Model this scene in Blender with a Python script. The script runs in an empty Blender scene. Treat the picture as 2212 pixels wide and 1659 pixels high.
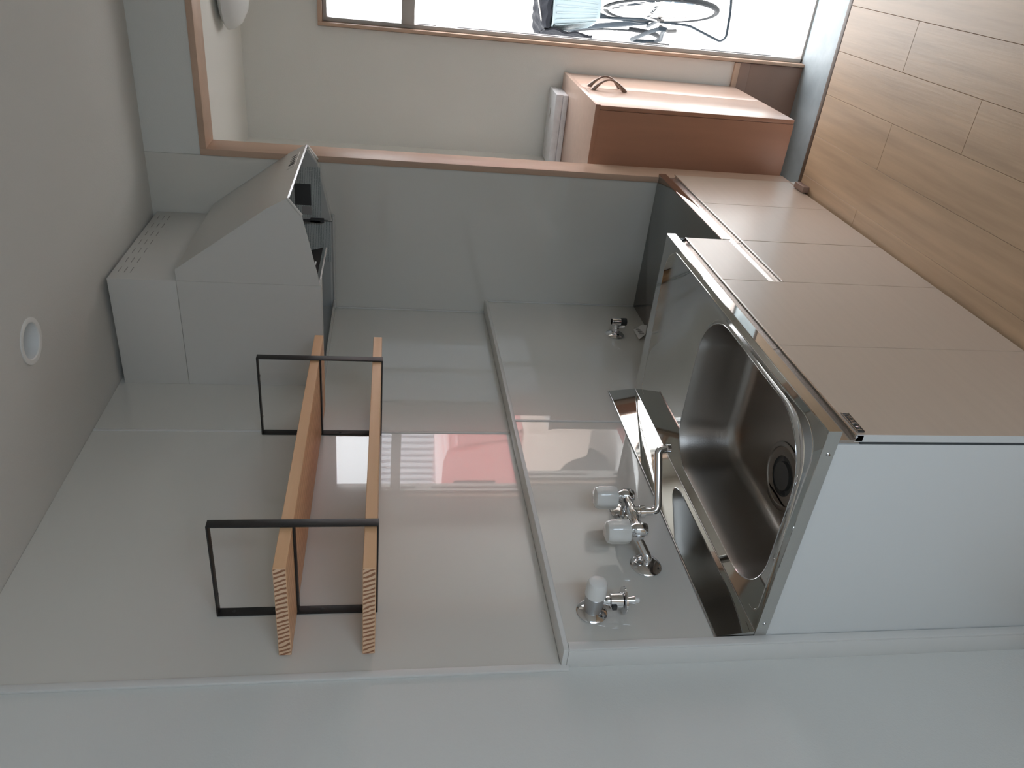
import bpy, bmesh, math, random
from mathutils import Vector, Matrix
random.seed(7)
C = bpy.context.scene.collection
sc = bpy.context.scene
# ------------------------------------------------------------------ camera
CAM = Vector((-1.3105, -1.5457, 1.7789)); YAW, PITCH, ROLL, F = 0.544, -0.1595, 0.018, 1702.0
fw = Vector((math.cos(YAW)*math.cos(PITCH), math.sin(YAW)*math.cos(PITCH), math.sin(PITCH)))
r0 = fw.cross(Vector((0, 0, 1))).normalized(); u0 = r0.cross(fw)
rr = math.cos(ROLL)*r0 + math.sin(ROLL)*u0; uu = -math.sin(ROLL)*r0 + math.cos(ROLL)*u0
cd = bpy.data.cameras.new('camera'); cam = bpy.data.objects.new('camera', cd); C.objects.link(cam)
cd.sensor_fit = 'HORIZONTAL'; cd.sensor_width = 36.0; cd.lens = F*36/2212; cd.clip_start = 0.02; cd.clip_end = 200
M = Matrix.Identity(4)                      # the phone was held sideways: image +x points down in the room
for i in range(3):
    M[i][0] = -uu[i]; M[i][1] = rr[i]; M[i][2] = -fw[i]; M[i][3] = CAM[i]
cam.matrix_world = M
sc.camera = cam
# ------------------------------------------------------------------ world, light, exposure
sc.view_settings.view_transform = 'Standard'; sc.view_settings.look = 'None'
sc.view_settings.gamma = 1.0; sc.view_settings.use_curve_mapping = False
sc.view_settings.exposure = 0.0
sc.cycles.max_bounces = 14; sc.cycles.diffuse_bounces = 8; sc.cycles.glossy_bounces = 6
sc.cycles.sample_clamp_indirect = 8; sc.cycles.caustics_reflective = False; sc.cycles.caustics_refractive = False
wd = bpy.data.worlds.new('sky'); sc.world = wd; wd.use_nodes = True
bg = wd.node_tree.nodes['Background']; bg.inputs[0].default_value = (0.97, 0.98, 1.0, 1); bg.inputs[1].default_value = 9.0

def portal(name, loc, rot, sx, sy):
    l = bpy.data.lights.new(name, 'AREA'); l.shape = 'RECTANGLE'; l.size = sx; l.size_y = sy
    l.cycles.is_portal = True
    o = bpy.data.objects.new(name, l); C.objects.link(o); o.location = loc; o.rotation_euler = rot
    return o
portal('entrance_daylight_portal', (3.12, -1.41, 0.85), (0, math.radians(90), 0), 2.6, 0.9)
portal('window_daylight_portal', (-2.70, -2.96, 1.0), (math.radians(90), 0, 0), 1.5, 1.93)

# ------------------------------------------------------------------ materials
def mat(name, col, rough=0.5, metal=0.0, spec=0.5, coat=0.0, bump=0.0, bscale=60, var=0.0, vscale=4, stretch=(1, 1, 1), trans=0.0, coat_rough=0.03, col2=None, ior=1.45, bstretch=None, alpha=1.0):
    m = bpy.data.materials.new(name); m.use_nodes = True; nt = m.node_tree; b = nt.nodes['Principled BSDF']
    b.inputs['Base Color'].default_value = (*col, 1); b.inputs['Roughness'].default_value = rough
    b.inputs['Metallic'].default_value = metal; b.inputs['Specular IOR Level'].default_value = spec
    b.inputs['Coat Weight'].default_value = coat; b.inputs['Coat Roughness'].default_value = coat_rough
    b.inputs['Transmission Weight'].default_value = trans; b.inputs['IOR'].default_value = ior
    b.inputs['Alpha'].default_value = alpha
    tc = nt.nodes.new('ShaderNodeTexCoord')
    def noise(scale, st, detail=4):
        mp = nt.nodes.new('ShaderNodeMapping'); mp.inputs['Scale'].default_value = st
        nt.links.new(tc.outputs['Object'], mp.inputs[0])
        n = nt.nodes.new('ShaderNodeTexNoise'); n.inputs['Scale'].default_value = scale; n.inputs['Detail'].default_value = detail
        nt.links.new(mp.outputs[0], n.inputs['Vector']); return n
    if var > 0 or col2:
        n = noise(vscale, stretch)
        r = nt.nodes.new('ShaderNodeValToRGB'); r.color_ramp.elements[0].position = .3; r.color_ramp.elements[1].position = .7
        c2 = col2 or tuple(min(1, c*(1+var)) for c in col); c1 = col if col2 else tuple(c*(1-var) for c in col)
        r.color_ramp.elements[0].color = (*c1, 1); r.color_ramp.elements[1].color = (*c2, 1)
        nt.links.new(n.outputs[0], r.inputs[0]); nt.links.new(r.outputs[0], b.inputs['Base Color'])
    if bump > 0:
        n = noise(bscale, bstretch or stretch); bp = nt.nodes.new('ShaderNodeBump'); bp.inputs['Strength'].default_value = bump
        bp.inputs['Distance'].default_value = 0.01
        nt.links.new(n.outputs[0], bp.inputs['Height']); nt.links.new(bp.outputs[0], b.inputs['Normal'])
    return m

wallpaper = mat('white wallpaper', (.665, .675, .65), .85, bump=.12, bscale=220, var=.012, vscale=3)
ceilpaper = mat('ceiling paper', (.57, .565, .54), .9, bump=.1, bscale=160)
entry_wall = mat('entrance wallpaper', (.73, .725, .69), .85, bump=.08, bscale=200)
panel_m = mat('glossy kitchen panel', (.635, .625, .58), .25, spec=.5, coat=1.0, coat_rough=.01, bump=.004, bscale=9)
trim_w = mat('white vinyl trim', (.68, .68, .66), .35)
wood_trim = mat('beige printed wood trim', (.52, .365, .27), .45, var=.10, vscale=9, stretch=(1, 1, .08), bump=.05, bscale=80)
wood_jamb = wood_trim
floor_m = mat('oak floor board', (.50, .35, .225), .42, coat=.15, coat_rough=.3, var=.16, vscale=14, stretch=(.12, 1.6, 1), bump=.06, bscale=120, bstretch=(.05, 1, 1))
kamachi_m = mat('dark step edge', (.10, .065, .045), .45)
genkan_m = mat('trowelled mortar', (.27, .32, .345), .42, col2=(.42, .49, .52), vscale=5, bump=.15, bscale=25)
conc_m = mat('outdoor concrete', (.72, .72, .71), .85, col2=(.80, .80, .79), vscale=2.5, bump=.2, bscale=30)
door_m = mat('beige cabinet door', (.60, .50, .41), .32, coat=.35, coat_rough=.22, var=.02, vscale=60, stretch=(.05, .05, 1))
carcass_m = mat('white cabinet side', (.72, .74, .74), .4)
gap_m = mat('gap shade and dark parts', (.06, .07, .075), .7)  # dark tone for gap shade, shared with other dark parts
steel_m = mat('polished stainless', (.60, .60, .58), .035, 1.0, bump=.008, bscale=9)
steel_edge = mat('stainless edge', (.55, .55, .56), .12, 1.0)
stove_steel = mat('dark stainless stove top', (.30, .30, .29), .13, 1.0, bump=.015, bscale=8)
satin_m = mat('satin stainless', (.36, .335, .31), .30, 1.0, bump=.08, bscale=400)
alu_m = mat('brushed aluminium rail', (.62, .59, .57), .25, 1.0, bump=.03, bscale=200, bstretch=(.02, 1, 1))
chrome = mat('chrome', (.78, .78, .79), .05, 1.0)
rubber_m = mat('dark rubber', (.035, .035, .035), .55)
drain_m = mat('grey drain cover', (.10, .10, .10), .5)
knob_m = mat('milky acrylic knob', (.82, .82, .79), .10, trans=.12, spec=.5, coat=.6)
tapgrey = mat('grey satin tap body', (.42, .42, .42), .35, .6)
black_iron = mat('matt black iron', (.018, .017, .016), .5)
hood_m = mat('white enamelled steel', (.58, .57, .54), .32, coat=.25, coat_rough=.2)
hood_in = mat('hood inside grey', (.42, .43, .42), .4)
hood_dark = mat('hood dark filter', (.012, .012, .012), .6)
paper_w = mat('white paper', (.78, .78, .78), .7)
plastic_wrap = mat('wrapped white box', (.74, .76, .80), .3, coat=.6, bump=.5, bscale=18, bstretch=(1, 1, 3), var=.06, vscale=30)
ink = mat('dark print', (.05, .05, .05), .6)
ink_grey = mat('grey print', (.28, .27, .26), .6)
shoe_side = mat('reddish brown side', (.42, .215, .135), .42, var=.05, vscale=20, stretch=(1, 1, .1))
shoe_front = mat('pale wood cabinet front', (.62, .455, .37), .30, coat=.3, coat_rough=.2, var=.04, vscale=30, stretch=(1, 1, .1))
handle_m = mat('brown bow handle', (.22, .16, .13), .3, .5)
skirt_m = mat('brown skirting', (.30, .205, .165), .5, var=.04, vscale=10)
lamp_m = mat('opal lamp glass', (.72, .74, .74), .3, coat=.3)
white_pl = mat('white plastic', (.75, .75, .73), .4)
glass_m = mat('clear glass', (.95, .98, 1), .0, trans=1.0, ior=1.05)
alu_frame = mat('aluminium door frame', (.45, .43, .41), .45, .3)
tyre_m = mat('tyre rubber', (.012, .014, .016), .6, spec=.15)
bike_paint = mat('blue grey bicycle paint', (.012, .018, .024), .5, spec=.15)
basket_m = mat('clear milky plastic', (.20, .25, .27), .45, spec=.2)
cloth_black = mat('black cloth', (.008, .009, .012), .8, spec=.15, bump=.6, bscale=30)
crate_m = mat('blue grey crate', (.035, .065, .09), .45)
yellow_m = mat('yellow sticker', (.75, .60, .28), .5)
siding_m = mat('pale siding', (.55, .56, .60), .6)
plaster_out = mat('bright plaster', (.80, .80, .78), .9, bump=.1, bscale=40)
car_red = mat('red car paint', (.62, .16, .16), .25, coat=1.0)
car_beige = mat('beige car paint', (.62, .50, .43), .3, coat=.6)
car_glass = mat('dark car glass', (.05, .06, .07), .05)

def pine(name, endgrain=False):
    m = bpy.data.materials.new(name); m.use_nodes = True; nt = m.node_tree; b = nt.nodes['Principled BSDF']
    tc = nt.nodes.new('ShaderNodeTexCoord'); mp = nt.nodes.new('ShaderNodeMapping'); nt.links.new(tc.outputs['Object'], mp.inputs[0])
    mp.inputs['Scale'].default_value = (.5, 7, 7) if not endgrain else (1, 14, 11)
    if endgrain: mp.inputs['Rotation'].default_value = (0.5, 0, 0)
    w = nt.nodes.new('ShaderNodeTexWave'); w.wave_type = 'BANDS'; w.bands_direction = 'Y'
    w.inputs['Scale'].default_value = 1.6 if not endgrain else 1.8; w.inputs['Distortion'].default_value = 5 if not endgrain else 3.5
    w.inputs['Detail'].default_value = 3; w.inputs['Detail Scale'].default_value = 1.2
    nt.links.new(mp.outputs[0], w.inputs['Vector'])
    r = nt.nodes.new('ShaderNodeValToRGB')
    r.color_ramp.elements[0].color = (.85, .56, .34, 1) if not endgrain else (.74, .50, .33, 1)
    r.color_ramp.elements[1].color = (.70, .42, .23, 1) if not endgrain else (.30, .13, .065, 1)
    if endgrain: r.color_ramp.elements[0].position = .45; r.color_ramp.elements[1].position = .75
    nt.links.new(w.outputs[0], r.inputs[0]); nt.links.new(r.outputs[0], b.inputs['Base Color'])
    b.inputs['Roughness'].default_value = .5
    return m
pine_m = pine('pine board'); pine_end = pine('pine end grain', True)

def printed(name, base, inkc, sy, sz, thr=.52):
    """paper with small lines of print: bands broken up by noise"""
    m = bpy.data.materials.new(name); m.use_nodes = True; nt = m.node_tree; b = nt.nodes['Principled BSDF']
    tc = nt.nodes.new('ShaderNodeTexCoord'); mp = nt.nodes.new('ShaderNodeMapping'); nt.links.new(tc.outputs['Object'], mp.inputs[0])
    w = nt.nodes.new('ShaderNodeTexWave'); w.bands_direction = 'Z'; w.inputs['Scale'].default_value = sz
    nt.links.new(mp.outputs[0], w.inputs['Vector'])
    n = nt.nodes.new('ShaderNodeTexNoise'); n.inputs['Scale'].default_value = sy; nt.links.new(mp.outputs[0], n.inputs['Vector'])
    mu = nt.nodes.new('ShaderNodeMath'); mu.operation = 'MULTIPLY'; nt.links.new(w.outputs[0], mu.inputs[0]); nt.links.new(n.outputs[0], mu.inputs[1])
    gt = nt.nodes.new('ShaderNodeMath'); gt.operation = 'GREATER_THAN'; gt.inputs[1].default_value = thr*.8; nt.links.new(mu.outputs[0], gt.inputs[0])
    mx = nt.nodes.new('ShaderNodeMixRGB'); mx.inputs[1].default_value = (*base, 1); mx.inputs[2].default_value = (*inkc, 1)
    nt.links.new(gt.outputs[0], mx.inputs[0]); nt.links.new(mx.outputs[0], b.inputs['Base Color']); b.inputs['Roughness'].default_value = .6
    return m
notice_m = printed('printed notice', (.44, .47, .46), (.20, .23, .23), 260, 46, .45)

# ------------------------------------------------------------------ helpers
def V(*a): return Vector(a)
def box(bm, x0, x1, y0, y1, z0, z1, bev=0.0, seg=2):
    x0, x1 = sorted((x0, x1)); y0, y1 = sorted((y0, y1)); z0, z1 = sorted((z0, z1))
    r = bmesh.ops.create_cube(bm, size=1.0); vs = r['verts']
    for v in vs: v.co = V((x0+x1)/2 + v.co.x*(x1-x0), (y0+y1)/2 + v.co.y*(y1-y0), (z0+z1)/2 + v.co.z*(z1-z0))
    if bev > 0:
        es = list({e for v in vs for e in v.link_edges})
        bmesh.ops.bevel(bm, geom=es, offset=bev, segments=seg, affect='EDGES', profile=.5)
def frame_of(t, hint=None):
    t = t.normalized(); h = hint or (V(0, 0, 1) if abs(t.z) < .9 else V(1, 0, 0))
    a = t.cross(h).normalized(); return a, a.cross(t).normalized()
def tube(bm, pts, r, n=16, cap=True, closed=False, sy=1.0, hint=None):
    pts = [Vector(p) for p in pts]; rs = r if isinstance(r, (list, tuple)) else [r]*len(pts); rings = []
    N = len(pts); a = b = None
    for i, p in enumerate(pts):
        if closed: t = pts[(i+1) % N]-pts[i-1]
        else: t = (pts[min(i+1, N-1)]-pts[max(i-1, 0)])
        t.normalize()
        if a is None: a, b = frame_of(t, hint)
        else:
            a = (a - t*a.dot(t)).normalized(); b = a.cross(t).normalized()
        if hint: a, b = frame_of(t, hint)
        rings.append([bm.verts.new(p + a*rs[i]*math.cos(2*math.pi*k/n) + b*rs[i]*sy*math.sin(2*math.pi*k/n)) for k in range(n)])
    for i in range(N if closed else N-1):
        A, B = rings[i], rings[(i+1) % N]
        for k in range(n): bm.faces.new((A[k], A[(k+1) % n], B[(k+1) % n], B[k]))
    if cap and not closed: bm.faces.new(rings[0][::-1]); bm.faces.new(rings[-1])
def arc_path(pts, rad, seg=8):
    """polyline with rounded corners"""
    pts = [Vector(p) for p in pts]; out = [pts[0]]
    for i in range(1, len(pts)-1):
        p = pts[i]; d0 = (pts[i-1]-p); d1 = (pts[i+1]-p); q = min(rad, d0.length*.49, d1.length*.49)
        A = p+d0.normalized()*q; B = p+d1.normalized()*q
        for k in range(seg+1):
            t = k/seg; out.append(A*(1-t)**2 + p*2*t*(1-t) + B*t*t)
    out.append(pts[-1]); return out
def lathe(bm, prof, origin, axis=(0, 0, 1), n=32, cap=True):
    """prof: list of (distance along axis, radius)"""
    ax = Vector(axis).normalized(); a, b = frame_of(ax); o = Vector(origin); rings = []
    for h, r in prof:
        rings.append([bm.verts.new(o + ax*h + (a*math.cos(2*math.pi*k/n) + b*math.sin(2*math.pi*k/n))*max(r, 1e-5)) for k in range(n)])
    for A, B in zip(rings, rings[1:]):
        for k in range(n): bm.faces.new((A[k], A[(k+1) % n], B[(k+1) % n], B[k]))
    if cap: bm.faces.new(rings[0][::-1]); bm.faces.new(rings[-1])
def prism(bm, prof, axis, a0, a1):
    """extrude a closed 2-D profile; axis 'X': prof=(y,z), 'Y': (x,z), 'Z': (x,y)"""
    def P(p, a): return V(a, p[0], p[1]) if axis == 'X' else V(p[0], a, p[1]) if axis == 'Y' else V(p[0], p[1], a)
    A = [bm.verts.new(P(p, a0)) for p in prof]; B = [bm.verts.new(P(p, a1)) for p in prof]; n = len(prof)
    for k in range(n): bm.faces.new((A[k], A[(k+1) % n], B[(k+1) % n], B[k]))
    bm.faces.new(A[::-1]); bm.faces.new(B)
def quad(bm, *ps): return bm.faces.new([bm.verts.new(Vector(p)) for p in ps])
def finish(name, bm, m, origin, smooth=True):
    bmesh.ops.recalc_face_normals(bm, faces=bm.faces)
    if not smooth: pass
    bmesh.ops.translate(bm, verts=bm.verts, vec=-Vector(origin))
    me = bpy.data.meshes.new(name); bm.to_mesh(me); bm.free()
    if isinstance(m, (list, tuple)):
        for k in m: me.materials.append(k)
    else: me.materials.append(m)
    if smooth:
        me.set_sharp_from_angle(angle=math.radians(35))
        for p in me.polygons: p.use_smooth = True
    o = bpy.data.objects.new(name, me); C.objects.link(o); return o
def root_loc(p):
    while p.parent: p = p.parent
    return Vector(p.location)
def part(name, bm, m, parent, label=None, stuff=False):
    o = finish(name, bm, m, root_loc(parent)); o.parent = parent
    if label: o['label'] = label
    if stuff: o['kind'] = 'stuff'
    return o
def thing(name, label, cat, loc, group=None):
    o = bpy.data.objects.new(name, None); o.empty_display_size = .1; C.objects.link(o); o.location = loc
    o['label'] = label; o['category'] = cat
    if group: o['group'] = group
    return o
def solo(name, bm, m, loc, label, cat, group=None):
    o = finish(name, bm, m, loc); o.location = loc; o['label'] = label; o['category'] = cat
    if group: o['group'] = group
    return o
def struct(name, bm, m, loc=(0, 0, 0), parent=None):
    if parent: return part(name, bm, m, parent)
    o = finish(name, bm, m, loc); o.location = loc; o['kind'] = 'structure'; return o
def fill_between(bm, outer, inner, z):
    ov = [bm.verts.new(V(p[0], p[1], z)) for p in outer]; iv = [bm.verts.new(V(p[0], p[1], z)) for p in inner]
    es = [bm.edges.new((l[k], l[(k+1) % len(l)])) for l in (ov, iv) for k in range(len(l))]
    bmesh.ops.triangle_fill(bm, use_beauty=True, use_dissolve=False, edges=es)
    return ov, iv
def B(): return bmesh.new()
def bx(*a, **k): b = B(); box(b, *a, **k); return b

# ------------------------------------------------------------------ measured frame of the kitchen (metres)
XS, W, CZ = 1.981, 0.057, 2.735          # end wall, set-back of the upper wall, ceiling
YP = -0.600                              # where the end wall stops at the opening
ZL = 1.332                               # ledge height
D, ZT, ZS, DD = 0.644, 0.8226, 0.6194, 0.637
XF, ZG, YE, EC = 2.98, -0.417, -0.42, 2.502   # entrance far wall, entrance floor, entrance left wall, entrance ceiling
XR, YR = -4.0, -2.95                     # rear wall, right wall
YO = -1.95                               # right side of the opening

# floor: one object per board
fl = struct('floor', bx(XR, 1.905, YR, W+.1, -.09, -.012), gap_m)
rows = [-.0325 - .1666*k for k in range(-1, 18)]
joints = {4: 1.43, 6: 1.39, 7: .985, 5: -.22, 3: .855}
for i, y1 in enumerate(rows):
    y0 = max(y1-.1666, YR); y1 = min(y1, W+.05)
    if y1 <= y0: continue
    j = joints.get(i-1+1, None)
    base = joints.get(i, 1.43 - .905*((i*7) % 4)/2)
    xs = [XR]; x = base
    while x > XR+.2: xs.append(x); x -= 1.81
    xs = sorted(xs)+[1.90]
    for a, b in zip(xs, xs[1:]):
        if b-a < .02: continue
        bm = B(); box(bm, a+.0004, b-.0004, y0+.0004, y1-.0004, -.012, 0, bev=.0008, seg=1)
        o = part('floor_board', bm, floor_m, fl)
# step edge and riser
struct('trim_1', bx(1.90, 1.928, YO, -.62, -.06, .001, bev=.003), kamachi_m)
bm = B(); box(bm, 1.895, 1.915, YO, YP, ZG, -.06); struct('trim_2', bm, skirt_m)

# ceiling
bm = B(); DL = (.731, -.420); hr = [Vector((DL[0]+.050*math.cos(2*math.pi*k/40), DL[1]+.050*math.sin(2*math.pi*k/40))) for k in range(40)]
fill_between(bm, [(XR, YR), (XS+.13, YR), (XS+.13, W+.1), (XR, W+.1)], hr, CZ)
box(bm, XR, XS+.13, YR, W+.1, CZ+.12, CZ+.2); struct('ceiling', bm, ceilpaper)
# left wall with its fittings
wl = struct('wall_left', bx(XR, XS+.13, W+.004, W+.12, -.4, CZ), wallpaper)
for a, b in ((-.02, .9945), (.9985, XS)):
    part('wall_panel', bx(a, b, W, W+.004, ZL+.0, CZ-.001), panel_m, wl)
part('joint_strip', bx(.9905, 1.0025, W-.0022, W, ZL+.006, CZ-.002, bev=.001), trim_w, wl)
part('edge_strip', bx(-.038, -.018, W-.005, W+.004, ZL-.02, CZ, bev=.002), trim_w, wl)
part('corner_strip', bx(XS-.009, XS-.001, W-.006, W, ZL, 2.0, bev=.002), trim_w, wl)
fu = part('plumbing_boxing', bx(-.02, XS, .004, W+.004, 0, ZL-.008), wallpaper, wl)
for a, b in ((-.004, .991), (.995, XS)):
    part('lower_wall_panel', bx(a, b, 0, .004, 0.0, ZL-.014), panel_m, wl)
part('joint_strip', bx(.9875, .9985, -.002, 0, .80, ZL-.014, bev=.001), trim_w, wl)
part('ledge_cap', bx(-.026, XS, -.004, W, ZL-.014, ZL, bev=.003), trim_w, wl, 'white cap along the top of the boxed-out lower wall')
part('boxing_corner_strip', bx(-.026, -.001, -.005, 0.002, 0, ZL-.014, bev=.002), trim_w, wl)
part('boxing_edge_strip', bx(-.0265, -.02, 0.002, W+.004, 0, ZL-.014, bev=.001), trim_w, wl)
part('corner_strip', bx(XS-.008, XS-.001, -.006, 0, ZS, ZL-.014, bev=.002), trim_w, wl)

# far (end) wall: solid piece beside the opening and above it
wf = struct('wall_far', bx(XS+.003, XS+.13, YP, W+.1, -.4, CZ), wallpaper)
part('wall_above_opening', bx(XS+.003, XS+.13, YR, YP, 2.5205, CZ), wallpaper, wf)
part('wall_beside_opening', bx(XS+.003, XS+.13, YR, YO-.03, -.4, 2.5205), wallpaper, wf)
part('wall_panel', bx(XS, XS+.003, YP+.002, W, 0, 2.07), panel_m, wf)
part('upper_board', bx(XS, XS+.003, YP+.002, W, 2.073, CZ), panel_m, wf)
bm = B(); box(bm, XS-.0008, XS+.003, YR, YP-.0005, 2.522, CZ); part('upper_board', bm, wallpaper, wf)
# wooden frame of the opening
d1 = struct('door_1', bx(1.972, XS+.135, YP-.026, YP, -.02, 2.522, bev=.002), wood_jamb)
part('right_jamb', bx(1.972, XS+.135, YO-.03, YO, -.02, 2.522, bev=.002), wood_jamb, d1)
part('head_jamb', bx(1.972, XS+.135, YO, YP-.026, 2.497, 2.522, bev=.002), wood_jamb, d1)
part('sill_block', bx(1.815, 1.90, -.664, -.640, 0.0, .028, bev=.001), skirt_m, d1)
# remaining walls of the room
WX0, WX1, WZ0, WZ1 = -3.45, -1.95, .02, 1.95
wr = struct('wall_right', bx(XR, WX0, YR-.1, YR, -.1, CZ), wallpaper)
part('wall_above_window', bx(WX0, WX1, YR-.1, YR, WZ1, CZ), wallpaper, wr)
part('wall_below_window', bx(WX0, WX1, YR-.1, YR, -.1, WZ0), wallpaper, wr)
part('wall_beside_window', bx(WX1, XS+.13, YR-.1, YR, -.1, CZ), wallpaper, wr)
struct('wall_rear', bx(XR-.1, XR, YR, W+.1, -.1, CZ), wallpaper)
wn = struct('window_1', bx((WX0+WX1)/2-.02, (WX0+WX1)/2+.02, YR-.07, YR-.03, WZ0, WZ1), alu_frame)
for a in ((WX0, WX0+.04, WZ0, WZ1), (WX1-.04, WX1, WZ0, WZ1), (WX0+.04, WX1-.04, WZ0, WZ0+.04), (WX0+.04, WX1-.04, WZ1-.04, WZ1)):
    part('window_frame', bx(a[0], a[1], YR-.08, YR-.01, a[2], a[3]), alu_frame, wn)

pm = bpy.data.materials.new('added daylight tint pane'); pm.use_nodes = True; nt = pm.node_tree; nt.nodes.remove(nt.nodes['Principled BSDF'])
tb = nt.nodes.new('ShaderNodeBsdfTransparent'); tb.inputs[0].default_value = (.80, .87, .94, 1); nt.links.new(tb.outputs[0], nt.nodes['Material Output'].inputs[0])  # blue tint added to cool the daylight from the unseen window
part('window_pane', bx(WX0+.04, (WX0+WX1)/2-.02, YR-.052, YR-.048, WZ0+.04, WZ1-.04), pm, wn); part('window_pane', bx((WX0+WX1)/2+.02, WX1-.04, YR-.052, YR-.048, WZ0+.04, WZ1-.04), pm, wn)

# entrance beyond the opening
struct('wall_entrance_left', bx(XS+.13, XF+.1, YE, YE+.1, ZG, EC), entry_wall)
struct('wall_entrance_right', bx(XS+.13, XF+.1, -2.15, -2.05, ZG, EC), entry_wall)
DY0, DY1, DT = -1.86, -.985, 2.135       # outer sides and top of the front door frame
we = struct('wall_entrance_far', bx(XF, XF+.1, DY1+.004, YE, ZG, EC), entry_wall)
part('wall_above_door', bx(XF, XF+.1, DY0-.004, DY1+.004, DT, EC), entry_wall, we)
part('wall_beside_door', bx(XF, XF+.1, -2.05, DY0-.004, ZG, EC), entry_wall, we)
part('skirting_cap', bx(XF-.016, XF, DY1+.004, YE, -.060, -.030, bev=.002), wood_trim, we)
part('skirting_band', bx(XF-.012, XF, DY1+.004, YE, -.118, -.061, bev=.001), skirt_m, we)
part('skirting_board', bx(XF-.008, XF, DY1+.004, YE, ZG, -.119, bev=.001), skirt_m, we)
struct('ceiling_entrance', bx(XS+.13, XF+.1, -2.15, YE+.1, EC, EC+.08), entry_wall)
bm = B(); box(bm, 1.90, XF+.02, -2.15, YE+.1, ZG-.1, ZG); struct('floor_entrance', bm, genkan_m)
struct('wall_entrance_near', bx(XS+.13, XS+.14, YP, YE, ZG, EC), entry_wall)

# front door frame with transom
d2 = struct('door_2', bx(XF-.02, XF+.11, DY1-.016, DY1, ZG, DT, bev=.002), wood_trim)
part('right_frame', bx(XF-.02, XF+.11, DY0, DY0+.016, ZG, DT, bev=.002), wood_trim, d2)
part('head_frame', bx(XF-.02, XF+.11, DY0+.016, DY1-.016, DT-.02, DT, bev=.002), wood_trim, d2)
for y0, y1 in ((DY1-.036, DY1-.017), (DY0+.017, DY0+.036)):
    o = part('metal_frame', bx(XF+.02, XF+.10, y0, y1, ZG, DT-.021, bev=.001), alu_frame, d2)
    s = 1 if y0 > -1.4 else -1; yy = y0 if s > 0 else y1
    for z0, z1 in ((1.56, 1.66), (.35, 1.45), (-.25, .15)):
        part('strike_plate', bx(XF+.045, XF+.065, yy-.002 if s > 0 else yy, yy if s > 0 else yy+.002, z0, z1), gap_m, o)
part('metal_head', bx(XF+.02, XF+.10, DY0+.036, DY1-.036, DT-.04, DT-.021, bev=.001), alu_frame, d2)
part('transom_bar', bx(XF+.0, XF+.10, DY0+.036, DY1-.036, 1.668, 1.732, bev=.002), alu_frame, d2)
part('transom_pane', bx(XF+.055, XF+.06, DY0+.036, DY1-.036, 1.732, DT-.04), glass_m, d2)
part('threshold', bx(XF+.02, XF+.10, DY0+.016, DY1-.016, ZG, ZG+.012, bev=.002), alu_frame, d2)

# outside
struct('ground_outside', bx(XF+.02, 14, -9, 6, ZG-.12, ZG-.02), conc_m)
bm = B(); box(bm, 7.6, 7.8, -1.2, 5, ZG-.02, 2.6); o = struct('wall_outside', bm, plaster_out)
nb = thing('fence', 'grey ribbed metal fence across the lane, seen only reflected in the kitchen panel', 'fence', (8.3, -5.5, ZG-.02))
part('sheet', bx(8.4, 8.44, -9, -3.2, ZG-.02, 1.95), siding_m, nb)
bm = B()
for k in range(50): box(bm, 8.36, 8.4, -8.9+k*.115, -8.9+k*.115+.06, ZG+.1, 1.95)
part('ribs', bm, siding_m, nb, stuff=True)
car = thing('car', 'red and beige van parked outside the entrance, seen only reflected in the kitchen panel', 'car', (5.3, -3.9, ZG-.02))
bm = B(); prism(bm, [(-5.4, .50), (-5.35, 1.15), (-5.2, 1.23), (-2.75, 1.23), (-2.62, 1.15), (-2.54, .56), (-2.54, .50)], 'X', 4.6, 6.0)
bmesh.ops.bevel(bm, geom=list(bm.edges), offset=.05, segments=3, affect='EDGES'); part('cab', bm, car_red, car)
bm = B(); box(bm, 4.58, 6.02, -5.42, -2.5, -.15, .51, bev=.06, seg=3); part('lower_body', bm, car_beige, car)
part('window', bx(4.585, 4.61, -3.6, -3.0, .72, 1.12, bev=.008), car_glass, car); part('window', bx(4.585, 4.61, -4.8, -3.9, .72, 1.12, bev=.008), car_glass, car)
for y in (-4.8, -3.1):
    bm = B(); lathe(bm, [(0, .16), (0, .27), (.02, .29), (.16, .29), (.18, .27), (.18, .2)], (4.56, y, ZG-.02+.29), (1, 0, 0), 24); part('wheel', bm, tyre_m, car)

# ------------------------------------------------------------------ worktop with sink
def rounded_poly(corners, rads, seg=12):
    out = []; n = len(corners)
    for i in range(n):
        p = Vector(corners[i]); d0 = Vector(corners[i-1])-p; d1 = Vector(corners[(i+1) % n])-p; q = rads[i]
        A = p+d0.normalized()*q; Bp = p+d1.normalized()*q
        ang = d0.angle(d1)
        for k in range(seg+1):
            t = k/seg
            # rational quarter-like arc
            w = math.cos((math.pi-ang)/2); den = (1-t)**2 + 2*w*t*(1-t) + t*t
            out.append((A*(1-t)**2 + p*2*w*t*(1-t) + Bp*t*t)/den)
    return out
def inset(loop, d):
    n = len(loop); out = []
    c = sum(loop, Vector((0, 0)))/n
    for i in range(n):
        t = (loop[(i+1) % n]-loop[i-1]).normalized(); nn = Vector((-t.y, t.x))
        if nn.dot(c-loop[i]) < 0: nn = -nn
        out.append(loop[i]+nn*d)
    return out
hole = rounded_poly([(.050, -.598), (.738, -.598), (.736, -.066), (.044, -.066)], [.18, .165, .135, .155])
XE = 1.2                                   # far end of the sink unit
wt = thing('sink_worktop', 'polished stainless steel worktop with a deep basin and raised back edge', 'sink', (.6, -.32, ZT-.03))
G, GY = .105, .017
bm = B()
fill_between(bm, [(0, -D), (XE, -D), (XE, -GY), (0, -GY)], hole, ZT)
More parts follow.
